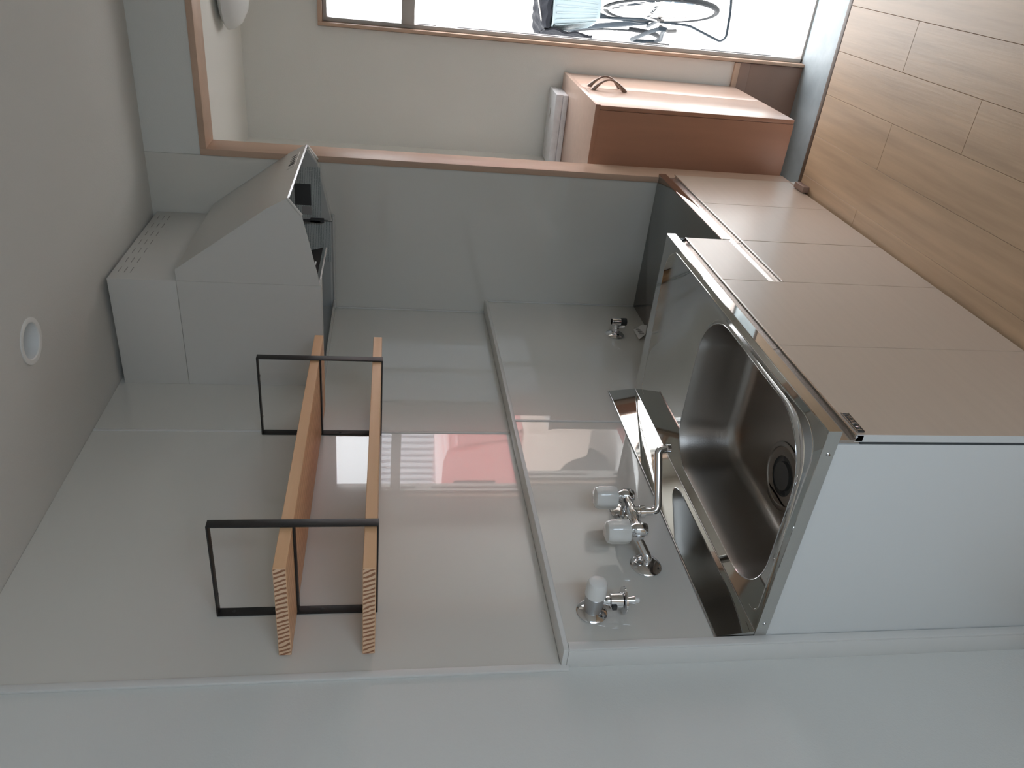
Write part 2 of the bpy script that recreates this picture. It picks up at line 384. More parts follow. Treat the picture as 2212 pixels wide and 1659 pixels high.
# edge band: rolled front edge and ends
prism(bm, [(-D, ZT), (-D-.0015, ZT), (-D-.003, ZT-.0015), (-D-.003, ZT-.032), (-D, ZT-.032)], 'X', 0, XE)
box(bm, -.0025, 0, -D-.004, -.001, ZT-.032, ZT); box(bm, XE, XE+.0025, -D-.004, -.001, ZT-.032, ZT)
box(bm, 0, XE, -D, -D+.02, ZT-.0345, ZT-.032)
bmesh.ops.remove_doubles(bm, verts=bm.verts, dist=.00001)
top = part('top_sheet', bm, steel_m, wt)
bm = B(); prism(bm, [(-GY, ZT-.001), (-.004, ZT+G-.002), (-.002, ZT+G), (-.0005, ZT+G), (-.0005, ZT-.001)], 'X', 0, XE); part('back_guard', bm, steel_m, wt)
bm = B(); tube(bm, [(-.001, -.0035, ZT+G-.001), (XE+.001, -.0035, ZT+G-.001)], .0028, 8); tube(bm, [(0, -GY, ZT+.0005), (XE, -GY, ZT+.0005)], .0018, 8); part('guard_edge', bm, steel_edge, wt)
# basin
bm = B(); prof = [(0, 0), (.0014, .0008), (.0026, .004), (.008, .03), (.018, .10), (.026, .150), (.034, .170), (.046, .182), (.062, .187), (.085, .1885)]
loops = [[bm.verts.new(V(p.x, p.y, ZT-dz)) for p in inset(hole, d)] for d, dz in prof]
for A, Bq in zip(loops, loops[1:]):
    n = len(A)
    for k in range(n): bm.faces.new((A[k], A[(k+1) % n], Bq[(k+1) % n], Bq[k]))
DC = Vector((.386, -.223)); DR = .092; ZB = ZT-.1885
dv = [bm.verts.new(V(DC.x+DR*math.cos(2*math.pi*k/40), DC.y+DR*math.sin(2*math.pi*k/40), ZB)) for k in range(40)]
es = [bm.edges.new((dv[k], dv[(k+1) % 40])) for k in range(40)]
es += [e for e in bm.edges if e.verts[0] in set(loops[-1]) and e.verts[1] in set(loops[-1])]
bmesh.ops.triangle_fill(bm, use_beauty=True, edges=es)
basin = part('basin', bm, satin_m, wt, 'satin brushed basin')
bm = B(); tube(bm, [V(p.x, p.y, ZT+.0003) for p in inset(hole, .0)], .0011, 8, closed=True); part('basin_lip', bm, steel_edge, basin)
bm = B(); lathe(bm, [(0, .060), (.0, .098), (.0025, .102), (.004, .098), (.003, .088), (-.004, .083), (-.012, .082), (-.012, .070)], (DC.x, DC.y, ZB), (0, 0, 1), 48, cap=False); dr = part('drain_flange', bm, satin_m, wt)
bm = B(); lathe(bm, [(-.014, .080), (-.004, .078), (-.002, .072), (-.003, .066), (-.006, .060), (-.006, .044), (.004, .042), (.006, .036), (.006, .0)], (DC.x, DC.y, ZB), (0, 0, 1), 48, cap=False); cv = part('drain_cover', bm, drain_m, wt, 'dark grey rubber drain cover')
bm = B()
for k in range(4):
    a = k*math.pi/2+.35; prism(bm, [(DC.x+r*math.cos(a+t), DC.y+r*math.sin(a+t)) for r, t in ((.046, -.28), (.058, -.24), (.058, .24), (.046, .28))], 'Z', ZB-.0065, ZB-.0052)
part('drain_slot', bm, ink, cv, stuff=True)
# raised bead round the wet area
bead = rounded_poly([(.022, -.624), (1.165, -.624), (1.135, -.05), (.022, -.05)], [.085, .10, .04, .04])
ix = [k for k in range(len(bead))]
bm = B(); pts = [V(p.x, p.y, ZT) for p in bead]
tube(bm, pts[39:]+pts[:38], .0020, 8, sy=.5, hint=V(0, 0, 1)); part('rim_bead', bm, steel_m, wt)
bm = B()
for y, z in ((-.585, ZT-.018), (-.045, ZT-.018)): lathe(bm, [(0, .0045), (.002, .0045), (.0028, .003)], (-.0025, y, z), (-1, 0, 0), 14)
part('screw', bm, steel_edge, wt, stuff=True)

# ------------------------------------------------------------------ cabinets
def rail_bm(x0, x1, zt_, yb=None):
    """J-shaped handle rail above a door; door top at zt_"""
    y = -DD; bm = B()
    prof = [(y-.001, zt_-.0035), (y-.001, zt_+.001), (y+.001, zt_+.001), (y+.0025, zt_-.006), (y+.006, zt_-.009), (y+.010, zt_-.005), (y+.0135, zt_+.006), (y+.0145, zt_+.034), (y+.0165, zt_+.034), (y+.0165, zt_-.022), (y+.001, zt_-.022), (y+.001, zt_-.0035)]
    prism(bm, prof, 'X', x0, x1); return bm
def cabinet_door(name, x0, x1, z0, z1, parent, rail=True):
    g = .0011
    bm = bx(x0+g, x1-g, -DD, -DD+.019, z0+g, z1-(.004 if rail else g), bev=.0008, seg=1); bm.normal_update()
    for f in bm.faces:
        if f.normal.x < -.5 and x0 == 0: f.material_index = 1
    o = part(name, bm, [door_m, carcass_m], parent)
    if rail:
        part('handle_rail', rail_bm(x0+g, x1-g, z1), alu_m, o)
    return o
X9, X4, X15, ZD, ZR, ZK = .8435, .4163, 1.6053, .755, .550, .012
sk = thing('sink_cabinet', 'beige kitchen base cabinet under the sink with long aluminium handle rails', 'cabinet', (.6, -.31, 0))
part('side_panel', bx(0, .018, -.6115, -.001, ZK, ZT-.033, bev=.001), carcass_m, sk, 'white end panel facing the room')
part('gap_shade', bx(.002, .016, -DD+.019, -.6115, ZK, ZD-.02), gap_m, sk)  # dark strip filling the open gap behind the door, shade put in as colour
part('side_panel', bx(XE-.018, XE-.001, -.6115, -.001, ZK, ZT-.033, bev=.001), carcass_m, sk)
part('back_panel', bx(.018, XE-.018, -.012, -.001, .05, ZT-.25), carcass_m, sk)
part('bottom_panel', bx(.018, XE-.018, -.6115, -.012, .05, .068), carcass_m, sk)
part('kick_board', bx(.004, XE-.001, -DD+.022, -DD+.034, .0, .05), gap_m, sk)
part('front_rail', bx(.004, XE-.001, -DD+.018, -DD+.030, ZD-.03, ZT-.034), alu_m, sk)
dn = cabinet_door('cabinet_door', 0.0, X4, ZK, ZD, sk)
cabinet_door('cabinet_door', X4, X9, ZK, ZD, sk)
cabinet_door('drawer_front', X9, XE, ZR+.045, ZD, sk)
cabinet_door('drawer_front', X9, XE, ZK, ZR, sk)
part('rail_recess', bx(X9+.002, XE-.001, -DD+.020, -DD+.026, ZR-.02, ZR+.05), gap_m, sk)
# chrome name badge on the nearest door
bdg = part('badge', bx(.010, .084, -DD-.004, -DD, .730, .746, bev=.0012), ink, dn, 'small chrome and black name badge')
# (third-level lettering is part of the badge mesh material split)
bm = B()
gl = [[(0, 0), (0, 1), (.7, 1), (.7, .5), (0, .5)], [(0, 0), (.35, 1), (.7, 0)], [(0, 1), (.7, 1), (.1, 0), (.7, 0)], [(0, 0), (.1, .9), (.6, .9), (.7, 0)], [(.7, .8), (0, .8), (0, .1), (.7, .1)], [(0, .9), (0, .1), (.7, .1), (.7, .9)], [(0, 0), (.5, 1), (.7, 0)]]
for k, g in enumerate(gl):
    tube(bm, [(.016+k*.0092+p[0]*.009, -DD-.0045, .7325+p[1]*.0105) for p in g], .0008, 5)
box(bm, .009, .085, -DD-.0045, -DD-.0005, .7462, .7475); box(bm, .009, .085, -DD-.0045, -DD-.0005, .7285, .7298)
me = finish('badge_lettering', bm, chrome, root_loc(sk)); me.parent = dn

sv = thing('stove_cabinet', 'lower beige base cabinet at the far end beside the opening', 'cabinet', (1.59, -.31, 0))
part('side_panel', bx(XE+.003, XE+.02, -.6115, -.001, ZK, ZS-.033), carcass_m, sv)
part('side_panel', bx(XS-.02, XS-.002, -.6115, -.001, ZK, ZS-.033), carcass_m, sv)
part('bottom_panel', bx(XE+.02, XS-.02, -.6115, -.001, .05, .068), carcass_m, sv)
part('kick_board', bx(XE+.003, XS-.002, -DD+.022, -DD+.034, 0, .05), gap_m, sv)
part('front_rail', bx(XE+.003, XS-.002, -DD+.018, -DD+.030, ZR-.03, ZS-.034), alu_m, sv)
cabinet_door('cabinet_door', XE+.001, X15, ZK, ZR, sv); cabinet_door('cabinet_door', X15, XS-.002, ZK, ZR, sv)
st = thing('stove_stand_top', 'low dark stainless stove top between the sink unit and the far wall', 'worktop', (1.59, -.31, ZS-.03))
bm = B(); box(bm, XE+.003, XS-.001, -DD+.003, -.001, ZS-.004, ZS, bev=.001); part('top_sheet', bm, stove_steel, st)
bm = B(); prism(bm, [(-DD+.003, ZS), (-DD+.0005, ZS-.001), (-DD-.001, ZS-.004), (-DD-.001, ZS-.032), (-DD+.003, ZS-.032)], 'X', XE+.003, XS-.001); part('front_edge', bm, steel_m, st)
part('shield_side', bx(XE+.0028, XE+.0036, -DD+.004, -.002, ZS, ZT-.034), stove_steel, st)

# ------------------------------------------------------------------ taps
mx = thing('mixer_tap', 'two-handled chrome wall mixer tap with milky knobs above the basin', 'tap', (.379, 0, 1.044))
for x, z in ((.262, 1.040), (.496, 1.046)):
    bm = B(); lathe(bm, [(0, .044), (.003, .0445), (.006, .042), (.012, .030), (.014, .020), (.014, 0)], (x, 0, z), (0, -1, 0), 40)
    part('wall_flange', bm, chrome, mx)
for x, z, xb in ((.262, 1.040, .315), (.496, 1.046, .464)):
    zb = 1.062
    pts = arc_path([(x, -.010, z), (x, -.030, z), (xb, -.062, zb), (xb, -.085, zb)], .018, 6)
    bm = B(); tube(bm, pts, [.0125]*len(pts), 16)
    part('leg', bm, chrome, mx)
bm = B()
for xb in (.315, .464):
    lathe(bm, [(0, .018), (.002, .021), (.016, .021), (.018, .018)], (xb, -.060, 1.062), (0, -1, 0), 8)
    lathe(bm, [(-.024, .010), (-.022, .018), (-.012, .0215), (.010, .0215), (.018, .018), (.024, .014), (.034, .0135)], (xb, -.088, 1.062), (0, 0, 1), 28)
tube(bm, [(.315, -.088, 1.062), (.352, -.088, 1.062), (.375, -.088, 1.062), (.404, -.088, 1.062), (.428, -.088, 1.062), (.464, -.088, 1.062)], [.014, .0125, .016, .016, .0125, .014], 20)
lathe(bm, [(0, .016), (-.016, .016), (-.018, .019), (-.032, .019), (-.034, .014)], (.392, -.088, 1.058), (0, 0, 1), 24)
part('body', bm, chrome, mx)
def knob(x, tilt=(0, 0, 1)):
    bm = B(); n = 24; prof = [(.030, .020), (.033, .0325), (.045, .0345), (.085, .0335), (.096, .029), (.100, .020), (.100, .0)]
    rings = []
    for h, r in prof:
        ring = []
        for k in range(48):
            a = 2*math.pi*k/48; q = 1+.045*math.cos(6*a)
            ring.append(bm.verts.new(V(x+r*q*math.cos(a), -.088+r*q*math.sin(a), 1.062+h)))
        rings.append(ring)
    for A, Bq in zip(rings, rings[1:]):
        for k in range(48): bm.faces.new((A[k], A[(k+1) % 48], Bq[(k+1) % 48], Bq[k]))
    bm.faces.new(rings[0][::-1]); bmesh.ops.remove_doubles(bm, verts=bm.verts, dist=1e-5)
    return bm
for x in (.308, .458): part('knob', knob(x), knob_m, mx)
sp = arc_path([(.392, -.088, 1.030), (.392, -.088, .984), (.502, -.232, .978), (.504, -.234, .945)], .045, 12)
bm = B(); tube(bm, sp, .0118, 20); lathe(bm, [(0, .0135), (.010, .0135), (.012, .012)], (.504, -.234, .942), (0, 0, 1), 20); part('spout', bm, chrome, mx)

wt2 = thing('washing_machine_tap', 'small wall tap with a white knob and plain chrome nozzle, nearest the camera', 'tap', (.097, 0, 1.234))
bm = B(); lathe(bm, [(0, .040), (.003, .041), (.007, .037), (.013, .024), (.016, .016), (.016, 0)], (.097, 0, 1.234), (0, -1, 0), 36); part('wall_flange', bm, chrome, wt2)
bm = B(); lathe(bm, [(.010, .022), (.014, .024), (.062, .026), (.066, .022)], (.097, 0, 1.234), (0, -1, 0), 28); part('body', bm, tapgrey, wt2)
bm = B(); lathe(bm, [(.064, .0255), (.066, .028), (.098, .027), (.110, .023), (.116, .014), (.117, 0)], (.097, 0, 1.234), (0, -1, 0), 28); part('knob', bm, white_pl, wt2)
bm = B(); o0 = (.097, -.040, 1.234)
lathe(bm, [(-.018, .010), (-.030, .011), (-.034, .013), (-.040, .013), (-.042, .020), (-.074, .0205), (-.077, .016)], o0, (0, 0, 1), 24)
lathe(bm, [(-.077, .018), (-.078, .036), (-.082, .036), (-.083, .018)], o0, (0, 0, 1), 32)
lathe(bm, [(-.083, .009), (-.100, .010), (-.108, .012), (-.110, .009)], o0, (0, 0, 1), 20); part('nozzle', bm, chrome, wt2)
bm = B(); lathe(bm, [(-.110, .008), (-.121, .007), (-.123, .004)], o0, (0, 0, 1), 16); part('nozzle_tip', bm, white_pl, wt2)
bm = B(); box(bm, .070, .079, -.047, -.033, 1.178, 1.190, bev=.001); part('latch', bm, ink, wt2)

gt = thing('gas_tap', 'small chrome gas cock with a black end above the stove top', 'tap', (1.681, 0, .785))
bm = B(); lathe(bm, [(0, .040), (.003, .041), (.007, .037), (.014, .022), (.016, .014), (.016, 0)], (1.681, 0, .785), (0, -1, 0), 36); part('wall_flange', bm, chrome, gt)
bm = B(); lathe(bm, [(.010, .015), (.016, .017), (.036, .017), (.040, .014), (.056, .014)], (1.681, 0, .785), (0, -1, 0), 24)
lathe(bm, [(-.004, .012), (-.002, .015), (-.0, .016)], (1.681, -.064, .808), (0, 0, 1), 20)
lathe(bm, [(-.018, .014), (-.016, .016), (.020, .016), (.023, .013)], (1.681, -.064, .785), (0, 0, 1), 24)
tube(bm, [(1.668, -.045, .772), (1.655, -.052, .764), (1.652, -.056, .754)], [.005, .005, .004], 10); part('body', bm, chrome, gt)
bm = B(); lathe(bm, [(-.044, .012), (-.042, .0165), (-.020, .0165), (-.018, .014)], (1.681, -.064, .785), (0, 0, 1), 24); part('end_cap', bm, rubber_m, gt, 'black rubber end cap')

tg = thing('paper_tag', 'small white instruction tag hanging against the wall beside the stove top', 'tag', (1.70, -.012, ZS))
bm = B(); a = [(1.717, -.010, .690), (1.757, -.016, .640), (1.744, -.020, .6215), (1.664, -.016, .650), (1.627, -.008, .688)]
f0 = quad(bm, *a); r = bmesh.ops.extrude_face_region(bm, geom=[f0]); bmesh.ops.translate(bm, verts=[v for v in r['geom'] if isinstance(v, bmesh.types.BMVert)], vec=(0, .0012, 0)); part('card', bm, paper_w, tg)
bm = B()
for k in range(4):
    x = 1.668+.016*k; z = .655+.004*k
    box(bm, x, x+.005, -.0168, -.016, z, z+.020)
part('print', bm, ink_grey, tg)

# ------------------------------------------------------------------ wall shelf
sh = thing('wall_shelf', 'two pine boards on two black iron wall frames', 'shelf', (.58, W, 1.79))
def bracket(x):
    w_, t_ = .026, .0042; x0, x1 = x-w_/2, x+w_/2; bm = B(); zb, zm, ztop, yf = 1.788, 1.990, 2.191, -.243
    box(bm, x0, x1, W-t_, W, zb, ztop, bev=.001); box(bm, x0, x1, yf, yf+t_, zb, ztop, bev=.001)
    for z in (zb, zm-.002, ztop-t_): box(bm, x0, x1, yf+.002, W-.002, z, z+t_, bev=.001)
    return bm
for x in (.182, .988):
    br = part('shelf_bracket', bracket(x), black_iron, sh)
    bm = B()
    for z in (1.83, 1.93, 2.05, 2.15): lathe(bm, [(0, .0045), (.0015, .004), (.002, .002)], (x, W-.0042, z), (0, -1, 0), 12)
    for z in (1.9925, 2.188): 
        for y in (-.17, -.01): lathe(bm, [(0, .004), (.001, .0035)], (x, y, z-.003), (0, 0, -1), 10)
    part('screw', bm, rubber_m, br, stuff=True)
def board(x0, x1, z0, label=None):
    bm = B(); box(bm, x0, x1, -.236, .050, z0, z0+.0295, bev=.0012, seg=1)
    bmesh.ops.recalc_face_normals(bm, faces=bm.faces)
    for f in bm.faces:
        if abs(f.normal.x) > .9: f.material_index = 1
    return part('shelf_board', bm, [pine_m, pine_end], sh, label)
board(.034, 1.158, 1.9925); board(.030, 1.155, 1.7925)

# ------------------------------------------------------------------ range hood
X0, X1 = 1.299, XS-.003
hd = thing('range_hood', 'white enamelled range hood with slanted front and open underside', 'range hood', ((X0+X1)/2, -.2, 2.007))
ZH1, ZH2, ZH3, YH = 2.716, 2.4925, 2.013, -.356
bm = B(); box(bm, X0, X1, YH, W, ZH2+.001, ZH1, bev=.0015)
part('duct_cover', bm, hood_m, hd)
bm = B()
for i in range(7):
    for j in range(3):
        x = X0+.055+i*.088; z = 2.695-.020*j; box(bm, x, x+.045, YH-.0008, YH+.001, z-.0009, z+.0009)
part('vent_slots', bm, ink_grey, hd, stuff=True)
t = .006
lip = [(YH, ZH2), (-.398, ZH2), (-.627, 2.181), (-.668, 2.110), (-.612, 2.066), (-.398, 2.019), (YH, ZH3)]
bm = B(); prism(bm, [(YH-.0008, lip[0][1])]+lip[1:-1]+[(YH-.0008, ZH3)], 'X', X0, X0+t); part('canopy_side', bm, hood_m, hd)
bm = B(); prism(bm, [(YH-.0008, lip[0][1])]+lip[1:-1]+[(YH-.0008, ZH3)], 'X', X1-t, X1); cs = part('canopy_side', bm, hood_m, hd)
bm = B(); prism(bm, [(YH, ZH2), (-.398, ZH2), (-.627, 2.181), (-.668, 2.110), (-.666, 2.104), (-.660, 2.108), (-.621, 2.177), (-.394, ZH2-.006), (YH, ZH2-.006)], 'X', X0+t, X1-t)
cf = part('canopy_front', bm, hood_m, hd)
for x in (X0+.001, X1-.004):
    bm = B(); tube(bm, [(x, -.6675, 2.109), (x, -.611, 2.0655)], .005, 8); part('lip_corner', bm, hood_m, hd)
# lower body: open box
part('body_side', bx(X0, X0+t, YH, W, ZH3-.006, ZH2, bev=.0008, seg=1), hood_m, hd)
part('body_side', bx(X1-t, X1, YH, W, ZH3-.006, ZH2, bev=.0008, seg=1), hood_in, hd)
part('body_back', bx(X0+t, X1-t, W-.008, W-.001, ZH3-.006, ZH2), hood_in, hd)
bm = B(); 
box(bm, X0+t, X0+.035, -.38, W-.008, ZH3-.006, ZH3-.002); box(bm, X1-.022, X1-t, -.38, W-.008, ZH3-.010, ZH3-.002); box(bm, X0+.035, X1-.022, W-.05, W-.008, ZH3-.006, ZH3-.002)
box(bm, X0+t, X0+.372, -.353, -.349, 2.013, 2.018); box(bm, X1-t-.002, X1-t, -.35, W-.01, 2.003, 2.024); part('bottom_rim', bm, hood_m, hd)
part('inner_top', bx(X0+t, X1-t, YH, W-.008, 2.20, 2.206), hood_in, hd)
bm = B(); prism(bm, [(-.352, 2.030), (-.346, 2.030), (-.300, 2.19), (-.306, 2.19)], 'X', X0+.008, X0+.37); box(bm, X0+.008, X0+.30, -.30, -.02, 2.10, 2.106); ft = part('grease_filter', bm, hood_dark, hd, 'black filter panel')
bm = B(); box(bm, X0+.20, X0+.225, -.354, -.350, 2.042, 2.047); box(bm, X0+.198, X0+.203, -.354, -.350, 2.042, 2.062); part('filter_clip', bm, white_pl, ft)
# white flap with picture label and text on the far side
bm = B(); prism(bm, [(-.365, 2.018), (-.60, 2.068), (-.655, 2.108), (-.60, 2.20), (-.52, 2.30), (-.365, 2.30)], 'X', X1-.030, X1-.024); fp = part('inner_flap', bm, hood_in, hd)
bm = B(); prism(bm, [(-.655, 2.098), (-.60, 2.064), (-.36, 2.012), (-.36, 2.028), (-.60, 2.080), (-.650, 2.112)], 'X', X1-.026, X1-t); part('flap_rim', bm, hood_m, hd)
part('notice_label', bx(X1-.0312, X1-.0301, -.585, -.375, 2.055, 2.205), notice_m, hd, 'printed instruction label')
bm = B(); box(bm, X1-.0322, X1-.0312, -.515, -.425, 2.095, 2.160); part('label_picture', bm, ink, hd)
bm = B(); box(bm, X1-.0322, X1-.0312, -.420, -.385, 2.095, 2.135); part('label_box', bm, ink_grey, hd)
bm = B(); box(bm, X1-.045, X1-.03, -.372, -.356, 2.045, 2.10); box(bm, X1-.045, X1-.03, -.365, -.356, 2.06, 2.15); part('hinge', bm, ink, hd)
part('notice_label', bx(X1-.012, X1-.0065, -.35, -.17, 2.02, 2.19), notice_m, hd, 'greenish printed text sheet')
# little name plate on the slanted front
nrm = Vector((0, -(2.181-2.110), -(.668-.627))).normalized(); nrm = Vector((0, -.866, .5))
up = Vector((0, .041, .071)).normalized(); nrm = Vector((0, -.866, .5)); nrm = (Vector((1, 0, 0)).cross(up)).normalized(); nrm = nrm if nrm.y < 0 else -nrm
def slab(bm, x0, x1, s0, s1, h0, h1):
    base = V(0, -.668, 2.110)
    P = lambda x, s, h: V(x, 0, 0)+base+up*s+nrm*h
    vs = [bm.verts.new(P(x, s, h)) for h in (h0, h1) for x, s in ((x0, s0), (x1, s0), (x1, s1), (x0, s1))]
    for f in ((0, 1, 2, 3), (4, 5, 6, 7), (0, 1, 5, 4), (1, 2, 6, 5), (2, 3, 7, 6), (3, 0, 4, 7)): bm.faces.new([vs[k] for k in f])
bm = B(); slab(bm, 1.70, 1.90, .020, .056, 0, .0015); pl = part('name_plate', bm, hood_m, hd, 'small silver name plate with dark letters')
bm = B()
for k, (w1, s0, s1) in enumerate(((.030, .026, .050), (.016, .026, .046), (.016, .030, .050), (.016, .026, .048), (.012, .026, .050))):
    x = 1.735+k*.030; slab(bm, x, x+w1*.7, s0, s1, .0015, .0022)
part('plate_lettering', bm, ink, pl)

# ------------------------------------------------------------------ ceiling downlight
dl = thing('downlight', 'round white recessed downlight in the kitchen ceiling', 'ceiling light', (DL[0], DL[1], CZ-.004))
bm = B(); lathe(bm, [(0.0, .0655), (-.003, .0655), (-.004, .062), (-.003, .052), (.0, .0498), (0.0, .0655)], (DL[0], DL[1], CZ), (0, 0, 1), 56, cap=False); part('trim_ring', bm, white_pl, dl)
bm = B(); lathe(bm, [(0, .0498), (.02, .049), (.05, .045), (.075, .036), (.08, 0)], (DL[0], DL[1], CZ), (0, 0, 1), 48, cap=False); part('reflector', bm, lamp_m, dl)
bm = B(); lathe(bm, [(.078, .022), (.050, .024), (.036, .021), (.027, .012), (.026, 0)], (DL[0], DL[1], CZ), (0, 0, 1), 28, cap=False); part('lamp', bm, lamp_m, dl)

# entrance ceiling lamp
el = thing('entrance_lamp', 'white conical shade lamp under the entrance ceiling', 'ceiling light', (2.5, -1.155, EC))
bm = B(); lathe(bm, [(0, .05), (-.012, .05), (-.014, .03)], (2.5, -1.155, EC), (0, 0, 1), 32); part('mount', bm, white_pl, el)
bm = B(); lathe(bm, [(-.012, .115), (-.02, .135), (-.035, .158), (-.06, .152), (-.09, .128), (-.115, .08), (-.125, .03), (-.126, 0)], (2.5, -1.155, EC), (0, 0, 1), 48); part('shade', bm, lamp_m, el)

# ------------------------------------------------------------------ shoe cabinet
SX0, SX1, SY0, SY1, SZ0, SZ1 = 2.195, 2.962, -.861, YE-.002, -.050, .890
shc = thing('shoe_cabinet', 'wall-hung pale wood shoe cabinet with two doors and a reddish brown side in the entrance', 'cabinet', ((SX0+SX1)/2, -.64, SZ0))
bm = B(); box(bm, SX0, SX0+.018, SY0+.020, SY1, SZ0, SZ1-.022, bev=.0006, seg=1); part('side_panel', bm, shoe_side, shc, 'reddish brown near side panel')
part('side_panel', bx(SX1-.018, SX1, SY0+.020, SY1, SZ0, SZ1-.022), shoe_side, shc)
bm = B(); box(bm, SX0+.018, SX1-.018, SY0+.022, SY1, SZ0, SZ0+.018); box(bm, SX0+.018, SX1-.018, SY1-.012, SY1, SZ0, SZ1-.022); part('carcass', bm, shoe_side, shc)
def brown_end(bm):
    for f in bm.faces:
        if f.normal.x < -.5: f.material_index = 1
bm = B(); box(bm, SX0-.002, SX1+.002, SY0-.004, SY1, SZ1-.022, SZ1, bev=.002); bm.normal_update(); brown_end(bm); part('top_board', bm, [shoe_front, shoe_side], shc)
xm = 2.595
for a, b, hx in ((SX0, xm, xm-.045), (xm, SX1, xm+.040)):
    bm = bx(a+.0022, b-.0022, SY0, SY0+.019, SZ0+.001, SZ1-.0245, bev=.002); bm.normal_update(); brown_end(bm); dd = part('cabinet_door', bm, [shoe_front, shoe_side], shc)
    pts = [V(hx, SY0-.0+.002-.052*math.sin(math.pi*k/14), .665+.165*k/14) for k in range(15)]
    bm = B(); tube(bm, pts, [.0045+.0075*abs(math.cos(math.pi*k/14))**4 for k in range(15)], 8, sy=1.0, hint=V(1, 0, 0)); part('handle', bm, handle_m, dd)
bm = B(); box(bm, xm-.11, xm-.02, SY0-.0006, SY0+.0, .858, .860); part('sticker', bm, ink_grey, shc)

mg = thing('wrapped_box', 'flat white box in clear crumpled plastic wrap on top of the shoe cabinet', 'box', (2.86, -.60, SZ1))
bm = B(); box(bm, 2.765, 2.955, -.785, -.43, SZ1+.0005, SZ1+.028, bev=.004)
box(bm, 2.762, 2.957, -.788, -.428, SZ1+.0285, SZ1+.066, bev=.006); part('box_body', bm, plastic_wrap, mg)
bm = B(); tube(bm, [(2.86, -.70, SZ1+.0668), (2.865, -.665, SZ1+.0668), (2.868, -.64, SZ1+.0668)], [.007, .004, .001], 6, sy=.2); part('print', bm, ink_grey, mg)
# ------------------------------------------------------------------ bicycle and things outside the door
BC = Vector((4.30, -1.088, .010)); R_ = .385; HD = math.radians(15.5)
hx, hy = Vector((math.cos(HD), math.sin(HD), 0)), Vector((-math.sin(HD), math.cos(HD), 0)); UP = V(0, 0, 1)
def bp(f, l, z): return BC + hx*f + hy*l + UP*z
bk = thing('bicycle', 'blue-grey city bicycle on its stand just outside the front door', 'bicycle', (BC.x, BC.y, ZG-.02))
def wheel(cx):
    ring = lambda r: [bp(cx+r*math.cos(2*math.pi*k/48), 0, r*math.sin(2*math.pi*k/48)) for k in range(48)]
    bm = B(); tube(bm, ring(R_-.017), .017, 10, closed=True); ty = part('tyre', bm, tyre_m, bk)
    bm = B(); tube(bm, ring(R_-.040), .010, 8, closed=True); part('rim', bm, alu_frame, ty)
    bm = B(); lathe(bm, [(-.05, .008), (-.045, .022), (-.03, .022), (-.025, .013), (.025, .013), (.03, .022), (.045, .022), (.05, .008)], bp(cx, 0, 0), hy, 16); part('hub', bm, alu_frame, ty)
    bm = B()
    for k in range(28):
        a = 2*math.pi*k/28; s = -1 if k % 2 else 1; a2 = a + s*.9
        tube(bm, [bp(cx+.02*math.cos(a2), s*.03*(1 if k % 4 < 2 else -1), .02*math.sin(a2)), bp(cx+(R_-.045)*math.cos(a), 0, (R_-.045)*math.sin(a))], .0024, 4)
    part('spokes', bm, alu_frame, ty)
wheel(0); wheel(1.18)
bm = B()
for c in (0, 1.18):
    pts = [bp(c+(R_+.022)*math.cos(a), 0, (R_+.022)*math.sin(a)) for a in [math.radians(25+6*k) for k in range(27)]]
    tube(bm, pts, .026, 8, sy=.35, hint=hy)
part('mudguard', bm, alu_frame, bk)
bm = B()
for pa, pb, r in ((( .0, .06, 0), (.46, .03, -.06), .011), ((0, -.06, 0), (.46, -.03, -.06), .011), ((0, .06, 0), (.36, .02, .38), .008), ((0, -.06, 0), (.36, -.02, .38), .008),
                  ((.46, 0, -.06), (.33, 0, .52), .017), ((.46, 0, -.06), (1.02, 0, .42), .019), ((1.0, 0, .50), (1.06, 0, .32), .020), ((1.06, .05, .32), (1.18, .055, 0), .011), ((1.06, -.05, .32), (1.18, -.055, 0), .011), ((1.0, 0, .50), (.96, 0, .66), .012)):
    tube(bm, [bp(*pa), bp(*pb)], r, 10)
part('frame', bm, bike_paint, bk)
bm = B(); tube(bm, [bp(-.02, .12, .0), bp(.05, .125, .03), bp(.25, .13, .05), bp(.42, .13, .06), bp(.52, .125, .02), bp(.54, .12, -.06), bp(.50, .12, -.14), bp(.40, .12, -.15), bp(.1, .12, -.06), bp(-.02, .12, -.04)], .014, 8, closed=True); part('chain_guard', bm, bike_paint, bk)
bm = B(); tube(bm, arc_path([bp(.46, .14, -.06), bp(.40, .15, -.20), bp(.40, .24, -.20)], .01), .008, 8); box(bm, 0, 0, 0, 0, 0, 0) if False else None
tube(bm, [bp(.37, .15, -.20), bp(.37, .25, -.20)], .011, 6); tube(bm, [bp(.43, .15, -.20), bp(.43, .25, -.20)], .011, 6); part('pedal', bm, rubber_m, bk)
bm = B(); zf = ZG-.012-BC.z
for s in (1, -1): tube(bm, arc_path([bp(-.01, s*.075, 0), bp(-.03, s*.085, -.20), bp(-.055, s*.17, zf+.02), bp(-.10, s*.15, zf), bp(-.12, s*.0, zf)], .03), .0075, 8)
part('stand', bm, bike_paint, bk)
bm = B(); lathe(bm, [(0, .026), (.004, .03), (.012, .03), (.014, .02)], bp(0, .06, 0), hy, 20); tube(bm, [bp(-.0, .10, .0), bp(-.02, .13, -.06), bp(.0, .12, -.12)], .012, 8); part('brake_drum', bm, rubber_m, bk)
bm = B(); lathe(bm, [(-.02, .02), (0, .07), (.03, .085), (.05, .06)], bp(.29, 0, .56), UP, 20); tube(bm, [bp(.40, 0, .59), bp(.30, 0, .60), bp(.20, 0, .60)], [.03, .07, .09], 14, sy=.4, hint=UP); part('saddle', bm, rubber_m, bk)
